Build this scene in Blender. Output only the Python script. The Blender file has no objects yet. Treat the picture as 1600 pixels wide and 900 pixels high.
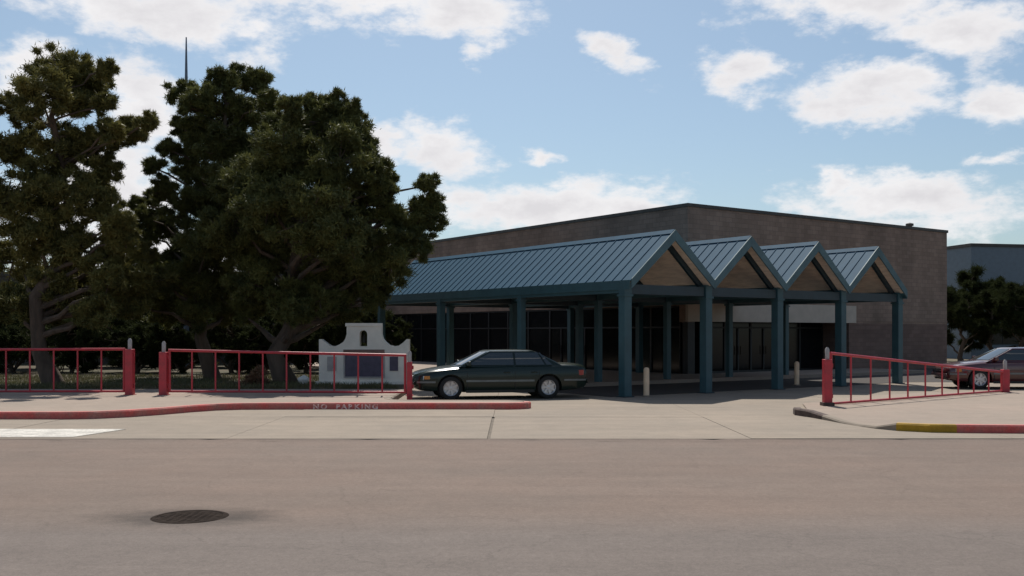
import bpy, bmesh, math, random
import numpy as np
from mathutils import Vector, Matrix
from math import radians, sin, cos, pi, atan2, sqrt, hypot
random.seed(7); RNG = np.random.default_rng(11)
SC = bpy.context.scene
COL = SC.collection

# ------------------------------------------------------------------ camera
HC = 1.85; FPX = 1556.0; HOR = 520.0          # eye height, focal length in photo pixels, horizon row
cam_d = bpy.data.cameras.new('camera'); cam = bpy.data.objects.new('camera', cam_d); COL.objects.link(cam)
cam.location = (0, 0, HC); cam.rotation_euler = (radians(90), 0, 0)
cam_d.sensor_width = 36; cam_d.lens = 36*FPX/1600; cam_d.shift_y = (HOR-450)/1600
cam_d.clip_end = 5000; SC.camera = cam
def at(px, py, Y):                             # photo pixel at a given distance -> point
    return Vector(((px-800)/FPX*Y, Y, HC+(HOR-py)/FPX*Y))
def gx(px, Y): return (px-800)/FPX*Y

# ------------------------------------------------------------------ light
SUN_AZ = atan2(-0.10, 0.993); SUN_EL = radians(54)   # azimuth measured from +Y towards +X
sun_dir = Vector((sin(SUN_AZ)*cos(SUN_EL), cos(SUN_AZ)*cos(SUN_EL), sin(SUN_EL)))
sd = bpy.data.lights.new('sun', 'SUN'); sd.energy = 5.0; sd.angle = radians(0.5); sd.color = (1, .95, .87)
so = bpy.data.objects.new('sun', sd); COL.objects.link(so)
so.rotation_euler = sun_dir.to_track_quat('Z', 'Y').to_euler(); so.location = (0, 0, 40)
SC.view_settings.view_transform = 'Standard'; SC.view_settings.look = 'None'
SC.view_settings.exposure = 0.0; SC.view_settings.gamma = 1; SC.view_settings.use_curve_mapping = False

W = bpy.data.worlds.new('World'); SC.world = W; W.use_nodes = True
def build_world():
    nt = W.node_tree; N = nt.nodes; L = nt.links; N.clear()
    def math_(op, a, b=None, c=None, clamp=False):
        n = N.new('ShaderNodeMath'); n.operation = op; n.use_clamp = clamp
        for i, v in enumerate((a, b, c)):
            if v is None: continue
            if isinstance(v, (int, float)): n.inputs[i].default_value = v
            else: L.new(v, n.inputs[i])
        return n.outputs[0]
    sky = N.new('ShaderNodeTexSky'); sky.sky_type = 'NISHITA'; sky.sun_disc = False
    sky.sun_elevation = SUN_EL; sky.sun_rotation = SUN_AZ; sky.air_density = 1.0; sky.dust_density = 1.2; sky.ozone_density = 1.3
    tc = N.new('ShaderNodeTexCoord'); sx = N.new('ShaderNodeSeparateXYZ'); L.new(tc.outputs['Generated'], sx.inputs[0])
    az = math_('ARCTAN2', sx.outputs[0], sx.outputs[1]); el = math_('ARCSINE', sx.outputs[2])
    # lumpy distortion of the cloud outlines
    def noise(scale, det, rough, vec=None):
        n = N.new('ShaderNodeTexNoise'); n.inputs['Scale'].default_value = scale; n.inputs['Detail'].default_value = det
        n.inputs['Roughness'].default_value = rough; L.new(vec or tc.outputs['Generated'], n.inputs['Vector']); return n
    st = N.new('ShaderNodeMapping'); st.inputs['Scale'].default_value = (1, 1, 2.0); L.new(tc.outputs['Generated'], st.inputs[0])
    nA = noise(11, 7, .6, st.outputs[0]); nB = noise(26, 8, .62, st.outputs[0]); nC = noise(6.0, 9, .56, st.outputs[0])
    cx = N.new('ShaderNodeCombineXYZ'); L.new(az, cx.inputs[0]); L.new(el, cx.inputs[1])
    sc = N.new('ShaderNodeVectorMath'); sc.operation = 'MULTIPLY_ADD'
    L.new(nA.outputs['Color'], sc.inputs[0]); sc.inputs[1].default_value = (.11, .065, 0); L.new(cx.outputs[0], sc.inputs[2])
    sub = N.new('ShaderNodeVectorMath'); sub.operation = 'SUBTRACT'; L.new(sc.outputs[0], sub.inputs[0]); sub.inputs[1].default_value = (.055, .0325, 0)
    # centre x, y, half width, half height in photo pixels, tilt, weight: each becomes an azimuth and elevation
    blobs = [(245,8,240,62,0,1.15),(560,-18,270,58,0,1.15),(700,8,165,54,0,1.15),(760,50,45,38,20,.75),(965,85,68,30,-32,.9),(1165,112,78,46,8,.98),
             (1375,148,150,48,-2,1.1),(1330,-15,230,62,-8,1.05),(1500,45,170,60,-6,1.1),(690,235,95,56,-20,1.05),(610,225,60,55,0,.95),(850,235,38,19,0,.85),
             (860,325,230,48,3,1.15),(1000,330,130,36,-5,1),(1420,315,220,50,-6,1.15),(1290,285,50,16,0,.8),(225,165,90,80,0,1.05),(180,280,110,80,0,1.05),
             (60,120,110,60,0,1),(410,70,45,40,0,.6),(1560,250,60,16,0,.7),(60,330,200,60,0,1),(1560,150,60,50,0,.9),(745,90,28,25,0,.6),
             (1150,372,420,34,0,1.1),(400,400,400,50,0,1.05)]
    best = None
    for (x, y, rx, ry, rot, wt) in blobs:
        u = (x-800)/FPX; v = (HOR-y)/FPX; a = atan2(u, 1); e = math.atan(v*cos(a))
        ra = 1.08*rx/FPX*cos(a)**2; re = 1.08*ry/FPX*cos(e)**2
        mp = N.new('ShaderNodeMapping'); mp.vector_type = 'TEXTURE'
        mp.inputs['Location'].default_value = (a, e, 0); mp.inputs['Rotation'].default_value = (0, 0, radians(rot)); mp.inputs['Scale'].default_value = (ra, re, 1)
        L.new(sub.outputs[0], mp.inputs[0])
        ln = N.new('ShaderNodeVectorMath'); ln.operation = 'LENGTH'; L.new(mp.outputs[0], ln.inputs[0])
        d = math_('MULTIPLY_ADD', ln.outputs['Value'], -wt, wt)
        best = d if best is None else math_('MAXIMUM', best, d)
    # unseen sky all round: free cumulus, thinned to lower the fill light
    inview = math_('MULTIPLY', math_('GREATER_THAN', math_('COSINE', az), .80), math_('LESS_THAN', el, .36))
    free = math_('MULTIPLY_ADD', nC.outputs['Fac'], 3.2, -1.72)
    free = math_('SUBTRACT', free, math_('MULTIPLY', inview, 3.0))
    best = math_('MAXIMUM', best, free)
    dens = math_('ADD', best, math_('MULTIPLY_ADD', nB.outputs['Fac'], 1.7, -.82))
    fac = N.new('ShaderNodeMapRange'); fac.interpolation_type = 'SMOOTHSTEP'
    fac.inputs['From Min'].default_value = 0.0; fac.inputs['From Max'].default_value = .70; L.new(dens, fac.inputs['Value'])
    fac.inputs['To Max'].default_value = .97
    # cloud tone: white lit rims, greyer thick middles
    tone = N.new('ShaderNodeMapRange'); tone.inputs['From Min'].default_value = .45; tone.inputs['From Max'].default_value = 1.35
    L.new(math_('ADD', dens, math_('MULTIPLY_ADD', nA.outputs['Fac'], 1.1, -.5)), tone.inputs['Value'])
    cm = N.new('ShaderNodeMix'); cm.data_type = 'RGBA'; L.new(tone.outputs[0], cm.inputs['Factor'])
    cm.inputs['A'].default_value = (.93, .915, .92, 1); cm.inputs['B'].default_value = (.74, .72, .74, 1)
    cb = N.new('ShaderNodeBackground'); L.new(cm.outputs['Result'], cb.inputs[0]); cb.inputs[1].default_value = 1.0
    hs = N.new('ShaderNodeHueSaturation'); hs.inputs['Saturation'].default_value = .82; L.new(sky.outputs[0], hs.inputs['Color'])
    sb = N.new('ShaderNodeBackground'); tn = N.new('ShaderNodeVectorMath'); tn.operation = 'MULTIPLY'; tn.inputs[1].default_value = (.76,.88,.94); L.new(hs.outputs[0], tn.inputs[0]); L.new(tn.outputs[0], sb.inputs[0]); sb.inputs[1].default_value = .10
    mx = N.new('ShaderNodeMixShader'); L.new(fac.outputs[0], mx.inputs[0]); L.new(sb.outputs[0], mx.inputs[1]); L.new(cb.outputs[0], mx.inputs[2])
    out = N.new('ShaderNodeOutputWorld'); L.new(mx.outputs[0], out.inputs[0])
build_world()
SC.render.engine = 'CYCLES'

# ------------------------------------------------------------------ materials
ROAD_Y = 17.4
def mat(name, col, rough=.8, metal=0, var=.15, scale=3.0, stretch=(1,1,1), bump=0, bscale=30, spec=.5, coat=0, col2=None, fine=0, obj=True, brick=None):
    m = bpy.data.materials.new(name); m.use_nodes = True
    nt = m.node_tree; N = nt.nodes; L = nt.links; b = N['Principled BSDF']
    b.inputs['Roughness'].default_value = rough; b.inputs['Metallic'].default_value = metal
    b.inputs['Specular IOR Level'].default_value = spec; b.inputs['Coat Weight'].default_value = coat; b.inputs['Coat Roughness'].default_value = .05
    tc = N.new('ShaderNodeTexCoord')
    if obj: vec = tc.outputs['Object']
    else:
        g = N.new('ShaderNodeNewGeometry'); vec = g.outputs['Position']
    mp = N.new('ShaderNodeMapping'); mp.inputs['Scale'].default_value = stretch; L.new(vec, mp.inputs[0])
    n1 = N.new('ShaderNodeTexNoise'); n1.inputs['Scale'].default_value = scale; n1.inputs['Detail'].default_value = 6; n1.inputs['Roughness'].default_value = .6
    L.new(mp.outputs[0], n1.inputs['Vector'])
    c2 = col2 or tuple(c*(1-var*1.6) for c in col)
    c1 = tuple(min(1, c*(1+var)) for c in col)
    cr = N.new('ShaderNodeMapRange'); cr.inputs['From Min'].default_value = .33; cr.inputs['From Max'].default_value = .67; L.new(n1.outputs['Fac'], cr.inputs['Value'])
    mix = N.new('ShaderNodeMix'); mix.data_type = 'RGBA'; mix.inputs['A'].default_value = (*c1, 1); mix.inputs['B'].default_value = (*c2, 1)
    L.new(cr.outputs[0], mix.inputs['Factor']); res = mix.outputs['Result']
    if fine:
        n2 = N.new('ShaderNodeTexNoise'); n2.inputs['Scale'].default_value = bscale; n2.inputs['Detail'].default_value = 4; n2.inputs['Roughness'].default_value = .75; L.new(vec, n2.inputs['Vector'])
        mr = N.new('ShaderNodeMapRange'); mr.inputs['From Min'].default_value = .3; mr.inputs['From Max'].default_value = .7
        mr.inputs['To Min'].default_value = 1-fine; mr.inputs['To Max'].default_value = 1+fine; L.new(n2.outputs['Fac'], mr.inputs['Value'])
        vm = N.new('ShaderNodeVectorMath'); vm.operation = 'SCALE'; L.new(res, vm.inputs[0]); L.new(mr.outputs[0], vm.inputs['Scale']); res = vm.outputs[0]
    hgt = None
    if brick:
        bw, bh = brick
        sp = N.new('ShaderNodeSeparateXYZ'); L.new(tc.outputs['Object'], sp.inputs[0])
        ad = N.new('ShaderNodeMath'); ad.operation = 'ADD'; L.new(sp.outputs[0], ad.inputs[0]); L.new(sp.outputs[1], ad.inputs[1])
        cb = N.new('ShaderNodeCombineXYZ'); L.new(ad.outputs[0], cb.inputs[0]); L.new(sp.outputs[2], cb.inputs[1])
        bt = N.new('ShaderNodeTexBrick'); bt.inputs['Scale'].default_value = 1; bt.inputs['Brick Width'].default_value = bw; bt.inputs['Row Height'].default_value = bh
        bt.inputs['Mortar Size'].default_value = .008; bt.inputs['Color1'].default_value = (1,1,1,1); bt.inputs['Color2'].default_value = (.80,.79,.78,1); bt.inputs['Mortar'].default_value = (.62,.62,.62,1)
        L.new(cb.outputs[0], bt.inputs['Vector'])
        vm = N.new('ShaderNodeVectorMath'); vm.operation = 'MULTIPLY'; L.new(res, vm.inputs[0]); L.new(bt.outputs['Color'], vm.inputs[1]); res = vm.outputs[0]
    L.new(res, b.inputs['Base Color'])
    if bump:
        n3 = N.new('ShaderNodeTexNoise'); n3.inputs['Scale'].default_value = bscale; n3.inputs['Detail'].default_value = 5; L.new(vec, n3.inputs['Vector'])
        bp = N.new('ShaderNodeBump'); bp.inputs['Strength'].default_value = bump; bp.inputs['Distance'].default_value = .02; L.new(n3.outputs['Fac'], bp.inputs['Height']); L.new(bp.outputs[0], b.inputs['Normal'])
    return m

def ground_mat(name, col, col2, streak, big, fine, rough=.9, crack=0.0, spots=0.0, near=None, smudge=None, edge=None):
    """weathered paving: broad patches, streaks along the road, grit, hairline cracks and drips"""
    m = bpy.data.materials.new(name); m.use_nodes = True
    nt = m.node_tree; N = nt.nodes; L = nt.links; b = N['Principled BSDF']; b.inputs['Roughness'].default_value = rough
    b.inputs['Specular IOR Level'].default_value = .3
    g = N.new('ShaderNodeNewGeometry'); pos = g.outputs['Position']
    def ns(scale, st, det=6, rg=.6):
        mp = N.new('ShaderNodeMapping'); mp.inputs['Scale'].default_value = st; L.new(pos, mp.inputs[0])
        n = N.new('ShaderNodeTexNoise'); n.inputs['Scale'].default_value = scale; n.inputs['Detail'].default_value = det; n.inputs['Roughness'].default_value = rg
        L.new(mp.outputs[0], n.inputs['Vector']); return n.outputs['Fac']
    def rng(v, a, b_, lo, hi):
        r = N.new('ShaderNodeMapRange'); r.inputs['From Min'].default_value = a; r.inputs['From Max'].default_value = b_
        r.inputs['To Min'].default_value = lo; r.inputs['To Max'].default_value = hi; L.new(v, r.inputs['Value']); return r.outputs[0]
    mix = N.new('ShaderNodeMix'); mix.data_type = 'RGBA'; mix.inputs['A'].default_value = (*col, 1); mix.inputs['B'].default_value = (*col2, 1)
    L.new(rng(ns(.35, (1, 1, 1)), .35, .65, 0, 1), mix.inputs['Factor']); res = mix.outputs['Result']
    def mul(res, f):
        vm = N.new('ShaderNodeVectorMath'); vm.operation = 'SCALE'; L.new(res, vm.inputs[0]); L.new(f, vm.inputs['Scale']); return vm.outputs[0]
    if near:                                   # an older, greyer strip of surfacing along the near lane
        sp = N.new('ShaderNodeSeparateXYZ'); L.new(pos, sp.inputs[0])
        ad = N.new('ShaderNodeMath'); ad.operation = 'MULTIPLY_ADD'; L.new(ns(.7, (.25, 1, 1)), ad.inputs[0]); ad.inputs[1].default_value = .7; L.new(sp.outputs[1], ad.inputs[2])
        mx2 = N.new('ShaderNodeMix'); mx2.data_type = 'RGBA'; mx2.inputs['B'].default_value = (*near, 1); L.new(res, mx2.inputs['A'])
        L.new(rng(ad.outputs[0], 10.7, 9.5, 0, 1), mx2.inputs['Factor']); res = mx2.outputs['Result']
    res = mul(res, rng(ns(1.3, (.12, 1.6, 1)), .3, .7, 1-streak, 1+streak))
    res = mul(res, rng(ns(2.2, (1, 1, 1)), .3, .7, 1-big, 1+big))
    res = mul(res, rng(ns(60, (1, 1, 1), 3, .8), .3, .7, 1-fine, 1+fine)); res = mul(res, rng(ns(14, (1, 1, 1), 4, .75), .3, .7, 1-fine*.6, 1+fine*.6))
    if crack:
        mp = N.new('ShaderNodeVectorMath'); mp.operation = 'MULTIPLY_ADD'
        n = N.new('ShaderNodeTexNoise'); n.inputs['Scale'].default_value = 1.1; n.inputs['Detail'].default_value = 5; L.new(pos, n.inputs['Vector'])
        L.new(n.outputs['Color'], mp.inputs[0]); mp.inputs[1].default_value = (1.6, 1.6, 0); L.new(pos, mp.inputs[2])
        v = N.new('ShaderNodeTexVoronoi'); v.feature = 'DISTANCE_TO_EDGE'; v.inputs['Scale'].default_value = .36; L.new(mp.outputs[0], v.inputs['Vector'])
        res = mul(res, rng(v.outputs['Distance'], .0, .006, 1-crack, 1))
    if spots:
        n = ns(1.9, (1, 1, 1), 3, .5); res = mul(res, rng(n, .70, .76, 1, 1-spots))
    def mm(op, a, b_=None, c_=None):
        n = N.new('ShaderNodeMath'); n.operation = op
        for i, v in enumerate((a, b_, c_)):
            if v is None: continue
            if isinstance(v, (int, float)): n.inputs[i].default_value = v
            else: L.new(v, n.inputs[i])
        return n.outputs[0]
    if smudge:                                 # oily, worn ring round the manhole
        s1 = N.new('ShaderNodeSeparateXYZ'); L.new(pos, s1.inputs[0])
        dx = mm('MULTIPLY', mm('SUBTRACT', s1.outputs[0], smudge[0]), .52); dy = mm('SUBTRACT', s1.outputs[1], smudge[1])
        dd = mm('SQRT', mm('ADD', mm('MULTIPLY', dx, dx), mm('MULTIPLY', dy, dy)))
        dd = mm('ADD', dd, mm('MULTIPLY_ADD', ns(3.5, (.7, 1, 1)), .55, -.275))
        res = mul(res, rng(dd, .12, .62, .30, 1))
    if edge:                                   # grit, patching and dark drips gathered along the gutter line
        s1 = N.new('ShaderNodeSeparateXYZ'); L.new(pos, s1.inputs[0])
        de = mm('SUBTRACT', edge, s1.outputs[1]); de = mm('ADD', de, mm('MULTIPLY_ADD', ns(1.2, (.5, 1, 1)), 1.4, -.7))
        res = mul(res, rng(de, .05, .55, .86, 1)); 
        b2 = mm('MULTIPLY', rng(de, .0, .9, 1, 0), rng(ns(2.6, (.6, 1, 1), 3, .5), .60, .68, 0, 1))
        res = mul(res, mm('MULTIPLY_ADD', b2, -.35, 1.0))
        pt = ns(.16, (.6, 2.2, 1), 2, .4); res = mul(res, rng(pt, .50, .515, 1, .955))
    L.new(res, b.inputs['Base Color'])
    bp = N.new('ShaderNodeBump'); bp.inputs['Strength'].default_value = .35; bp.inputs['Distance'].default_value = .01
    L.new(ns(90, (1, 1, 1), 4, .7), bp.inputs['Height']); L.new(bp.outputs[0], b.inputs['Normal'])
    return m

M = {}
M['asphalt'] = ground_mat('asphalt', (.172,.124,.099), (.158,.120,.098), .07, .06, .20, crack=.14, spots=.10, near=(.148,.121,.106), smudge=(gx(297,10.05),10.05), edge=ROAD_Y)
M['asphalt_and_shade'] = ground_mat('asphalt_and_shade', (.065,.055,.048), (.055,.048,.045), .05, .08, .15, crack=.2)  # parking lot asphalt; also paints canopy shade onto the lane
M['concrete'] = ground_mat('concrete', (.268,.219,.172), (.232,.194,.156), .09, .07, .12, crack=.0, spots=.22)
M['sidewalk'] = ground_mat('sidewalk', (.30,.235,.19), (.265,.215,.175), .03, .07, .09, spots=.12)
M['soil'] = ground_mat('soil', (.15,.115,.078), (.105,.093,.056), .0, .25, .25)
M['joint'] = mat('joint_dirt', (.15,.125,.10), .95)
M['lawn'] = ground_mat('lawn', (.05,.05,.024), (.085,.062,.036), .0, .3, .3)
M['brickwall'] = mat('brown_block', (.305,.215,.165), .9, var=.16, scale=.7, stretch=(1,1,.35), bump=.4, bscale=40, fine=.12, brick=(.40,.20))
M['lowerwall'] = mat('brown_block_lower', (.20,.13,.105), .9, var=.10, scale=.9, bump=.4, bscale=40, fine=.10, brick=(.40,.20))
M['coping'] = mat('coping_metal', (.07,.062,.055), .5, .4)
M['band'] = mat('tan_band', (.50,.43,.355), .85, var=.06, scale=2)
M['roofgravel'] = mat('roof_gravel', (.3,.28,.25), .95, fine=.2)
M['bluemetal'] = mat('blue_roof_metal', (.017,.072,.125), .66, 0, var=.10, scale=1.4, stretch=(1,3,1), spec=.08)
M['bluetrim'] = mat('blue_trim_paint', (.080,.145,.165), .6, 0, var=.12, scale=2, fine=.05, spec=.3)
M['bluecol'] = mat('blue_column_paint', (.030,.084,.102), .5, 0, var=.10, scale=2.5)
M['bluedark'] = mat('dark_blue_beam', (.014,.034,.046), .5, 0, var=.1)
M['deck'] = mat('cream_deck', (.82,.69,.57), .8, var=.12, scale=2, stretch=(6,1,1))
M['glass_dark'] = mat('tinted_glass', (.008,.009,.010), .12, 0, var=.2, spec=.35)
M['mullion'] = mat('dark_bronze', (.014,.013,.013), .5, 0)
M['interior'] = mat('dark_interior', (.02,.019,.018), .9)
M['red'] = mat('red_gate_paint', (.44,.028,.044), .45, 0, var=.2, scale=4, fine=.1, col2=(.34,.035,.045))
M['redkerb'] = mat('red_kerb_paint', (.46,.062,.055), .7, 0, var=.25, scale=2.5, bscale=25, fine=.25, col2=(.40,.16,.13), obj=False)
M['yellowkerb'] = mat('yellow_kerb_paint', (.42,.235,.01), .7, 0, var=.15, scale=4, bscale=25, fine=.15, obj=False)
M['darkkerb'] = mat('dark_kerb', (.09,.06,.05), .9, 0, var=.3, scale=6, fine=.2, obj=False)  # dark mottled tone for the kerb nose and a post footing
M['capgrey'] = mat('grey_cap_paint', (.42,.38,.36), .5)
M['whitepaint'] = mat('white_road_paint', (.52,.49,.44), .85, var=.2, fine=.3, bscale=18, obj=False)
M['kerbwhite'] = mat('white_letter_paint', (.78,.62,.58), .85, var=.3, scale=14, col2=(.48,.14,.12))
M['signwhite'] = mat('white_stucco', (.84,.77,.66), .9, var=.07, scale=2, bump=.3, bscale=60)
M['signdark'] = mat('sign_board', (.085,.07,.105), .5, var=.15, scale=5)
M['signbrown'] = mat('sign_brown_trim', (.22,.13,.10), .7)
M['bell'] = mat('dark_bronze_bell', (.03,.028,.02), .5, .5)
M['needles'] = mat('pine_needles', (.140,.142,.042), .6, 0, var=.22, scale=1.1, col2=(.056,.064,.022), spec=.25)
M['needles2'] = mat('pine_needles_yellow', (.180,.162,.048), .6, 0, var=.22, scale=1.1, col2=(.072,.074,.024), spec=.25)
M['dead'] = mat('dry_twigs', (.20,.11,.06), .8, var=.3, scale=3)
M['shrubleaf'] = mat('shrub_leaves', (.040,.048,.018), .9, var=.3, scale=1.2, spec=.05)
M['bark'] = mat('pine_bark', (.105,.075,.055), .95, var=.3, scale=3, stretch=(1,1,.25), bump=.8, bscale=14)
M['grass'] = mat('grass_blades', (.085,.09,.032), .7, var=.3, scale=.8, col2=(.12,.095,.05))
M['tan_post'] = mat('tan_bollard_paint', (.80,.58,.39), .6, var=.1)
M['iron'] = mat('cast_iron', (.030,.022,.018), .95, 0, spec=.05, var=.25, scale=9, bump=.5, bscale=60)
M['patch'] = mat('sunken_patch', (.075,.053,.042), .95, var=.2, scale=5, fine=.2)
M['mast'] = mat('mast_metal', (.14,.16,.20), .5, .5)
M['rock'] = mat('white_rock', (.72,.70,.64), .9, var=.1, bump=.5, bscale=12)
M['carpaint'] = mat('dark_green_car_paint', (.006,.017,.013), .25, .0, var=.02, coat=.25, spec=.35)
M['carred'] = mat('dark_red_car_paint', (.06,.005,.008), .28, .0, var=.02, coat=1.0)
M['carglass'] = mat('car_glass', (.028,.036,.036), .04, 0, var=.0, spec=.9, coat=.6)
M['rubber'] = mat('tyre_rubber', (.018,.018,.018), .85)
M['rim'] = mat('silver_rim', (.52,.51,.52), .35, .6, var=.05)
M['chrome'] = mat('chrome', (.65,.66,.68), .12, 1, var=.02)
M['trimgrey'] = mat('side_moulding', (.15,.165,.165), .35, .2)
M['blackplastic'] = mat('black_plastic', (.012,.012,.012), .6)
M['lamp'] = mat('lamp_glass', (.62,.66,.68), .08, .2, spec=.8, coat=1)
M['redlamp'] = mat('red_lamp_lens', (.30,.02,.02), .15, 0, coat=1)
M['amber'] = mat('amber_lens', (.55,.22,.03), .2, 0, coat=1)
M['plate'] = mat('blank_plate', (.6,.6,.58), .5)
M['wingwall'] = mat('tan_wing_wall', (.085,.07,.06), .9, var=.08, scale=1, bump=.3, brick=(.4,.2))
M['greybuilding'] = mat('blue_grey_siding', (.16,.20,.235), .7, var=.06)

for k_m in ('needles', 'needles2', 'shrubleaf', 'grass'):       # leaves let some light through
    nt = M[k_m].node_tree; b = nt.nodes['Principled BSDF']; tr = nt.nodes.new('ShaderNodeBsdfTranslucent'); ms_ = nt.nodes.new('ShaderNodeMixShader'); ms_.inputs[0].default_value = .22
    nt.links.new(b.inputs['Base Color'].links[0].from_socket, tr.inputs[0]); o_ = [n for n in nt.nodes if n.type == 'OUTPUT_MATERIAL'][0]
    nt.links.new(b.outputs[0], ms_.inputs[1]); nt.links.new(tr.outputs[0], ms_.inputs[2]); nt.links.new(ms_.outputs[0], o_.inputs[0])

# ------------------------------------------------------------------ helpers
def tag(o, label=None, cat=None, group=None, kind=None):
    if label: o['label'] = label
    if cat: o['category'] = cat
    if group: o['group'] = group
    if kind: o['kind'] = kind
    return o
def link(name, me, parent=None, loc=None, rot=None):
    o = bpy.data.objects.new(name, me); COL.objects.link(o)
    if parent: o.parent = parent
    if loc is not None: o.location = loc
    if rot is not None: o.rotation_euler = rot
    return o
def empty(name, loc=(0,0,0), rz=0):
    o = link(name, None, None, loc, (0, 0, rz)); o.empty_display_size = .3; return o
class MB:
    def __init__(s): s.v = []; s.f = []
    def add(s, vs, fs):
        n = len(s.v); s.v += [tuple(p) for p in vs]; s.f += [tuple(n+i for i in f) for f in fs]; return s
    def box(s, x0, x1, y0, y1, z0, z1):
        return s.add([(x0,y0,z0),(x1,y0,z0),(x1,y1,z0),(x0,y1,z0),(x0,y0,z1),(x1,y0,z1),(x1,y1,z1),(x0,y1,z1)],
                     [(0,3,2,1),(4,5,6,7),(0,1,5,4),(1,2,6,5),(2,3,7,6),(3,0,4,7)])
    def bar(s, a, b, w, h, up=(0,0,1)):              # box from a to b, w across, h along up
        a = Vector(a); b = Vector(b); d = (b-a).normalized(); up = Vector(up); sd = d.cross(up).normalized(); up = sd.cross(d).normalized()
        vs = [p + sd*(w/2*i) + up*(h/2*j) for p in (a, b) for i, j in ((-1,-1),(1,-1),(1,1),(-1,1))]
        return s.add(vs, [(0,3,2,1)[::-1],(4,5,6,7)[::-1],(0,1,5,4)[::-1],(1,2,6,5)[::-1],(2,3,7,6)[::-1],(3,0,4,7)[::-1]])
    def tube(s, pts, rad, n=8, cap=True):
        rings = []
        for i, p in enumerate(pts):
            p = Vector(p); q = Vector(pts[min(i+1, len(pts)-1)]) - Vector(pts[max(i-1, 0)]); q.normalize()
            if i == 0:
                a = q.cross(Vector((0,0,1)))
                if a.length < .2: a = q.cross(Vector((0,1,0)))
            else: a = a0 - q*a0.dot(q)               # carry the frame along, so the tube does not twist
            a.normalize(); a0 = a; b = q.cross(a)
            r = rad[i] if hasattr(rad, '__len__') else rad
            rings.append([p + a*(r*cos(2*pi*k/n)) + b*(r*sin(2*pi*k/n)) for k in range(n)])
        vs = [v for r in rings for v in r]; fs = []
        for i in range(len(rings)-1):
            for k in range(n):
                fs.append((i*n+k, i*n+(k+1)%n, (i+1)*n+(k+1)%n, (i+1)*n+k))
        if cap: fs += [tuple(range(n))[::-1], tuple(range((len(rings)-1)*n, len(rings)*n))]
        return s.add(vs, fs)
    def prism(s, poly, z0, z1):
        n = len(poly); vs = [(p[0],p[1],z0) for p in poly] + [(p[0],p[1],z1) for p in poly]
        return s.add(vs, [tuple(range(n))[::-1], tuple(range(n, 2*n))] + [(i,(i+1)%n,n+(i+1)%n,n+i) for i in range(n)])
    def lathe(s, prof, n=16, axis='z', c=(0,0,0)):   # prof: (r, h)
        vs = []
        for r, h in prof:
            for k in range(n):
                a = 2*pi*k/n
                p = (r*cos(a), r*sin(a), h) if axis == 'z' else (r*cos(a), h, r*sin(a))
                vs.append((p[0]+c[0], p[1]+c[1], p[2]+c[2]))
        fs = []
        for i in range(len(prof)-1):
            for k in range(n):
                f = (i*n+k, i*n+(k+1)%n, (i+1)*n+(k+1)%n, (i+1)*n+k); fs.append(f if axis == 'z' else f[::-1])
        return s.add(vs, fs)
    def mesh(s, name, m, smooth=None):
        me = bpy.data.meshes.new(name); me.from_pydata(s.v, [], s.f); me.materials.append(m)
        bm = bmesh.new(); bm.from_mesh(me); bmesh.ops.recalc_face_normals(bm, faces=bm.faces); bm.to_mesh(me); bm.free()
        if smooth:
            me.shade_smooth(); me.set_sharp_from_angle(angle=radians(smooth))
        return me
    def build(s, name, m, parent=None, smooth=None, bevel=0, loc=None, rot=None):
        o = link(name, s.mesh(name, m, smooth), parent, loc, rot)
        if bevel:
            b = o.modifiers.new('bevel', 'BEVEL'); b.width = bevel; b.segments = 2; b.limit_method = 'ANGLE'
        return o
def copy_tree(o, parent=None):
    c = o.copy(); COL.objects.link(c)
    if parent: c.parent = parent
    for ch in [k for k in o.children]: copy_tree(ch, c)
    return c

# ------------------------------------------------------------------ the setting: ground, road, paving
tag(MB().box(-1500, 1500, -300, 2500, -.6, -.06).build('ground', M['soil']), kind='structure')
edge = [(-300, ROAD_Y), (-25, ROAD_Y)] + [(-25+i*.25, ROAD_Y+random.uniform(-.035, .02)-(.10 if random.random() < .05 else 0)) for i in range(1, 200)] + [(25.2, ROAD_Y), (300, ROAD_Y)]
rv = [(x, y, -.006) for x, y in edge] + [(x, -14, -.006) for x, y in edge]; ne = len(edge)
tag(MB().add(rv, [(i, ne+i, ne+i+1, i+1) for i in range(ne-1)]).build('road', M['asphalt']), kind='structure')
drive = tag(MB().box(-60, 60, ROAD_Y, 62, -.3, -.03).build('driveway', M['joint']), kind='structure')
# concrete slabs with recessed joints
def slab(x0, x1, y0, y1, dz=0):
    o = MB().box(x0, x1, y0, y1, -.028, dz).build('slab', M['concrete'], drive)
    return o
JX = -.41; SW = 4.6
rows = [ROAD_Y+.012, 21.9, 26.5, 31.1, 35.7, 40.3, 44.9]
for j in range(len(rows)-1):
    for i in range(-6, 10):
        x0 = JX+i*SW; x1 = x0+SW; y0, y1 = rows[j], rows[j+1]
        if j >= 3 and x1 < -2: continue
        if j >= 2 and x1 < -8: continue
        g0 = .030 if (i == 0 and j == 0) else .003; g1 = .030 if (i == -1 and j == 0) else .003
        slab(x0+g0, x1-g1, y0+.009, y1-.009, random.uniform(-.004, .003))
tag(MB().box(10, 60, 37.2, 60, -.026, .008).build('parking_lot', M['asphalt_and_shade']), kind='structure')

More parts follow.
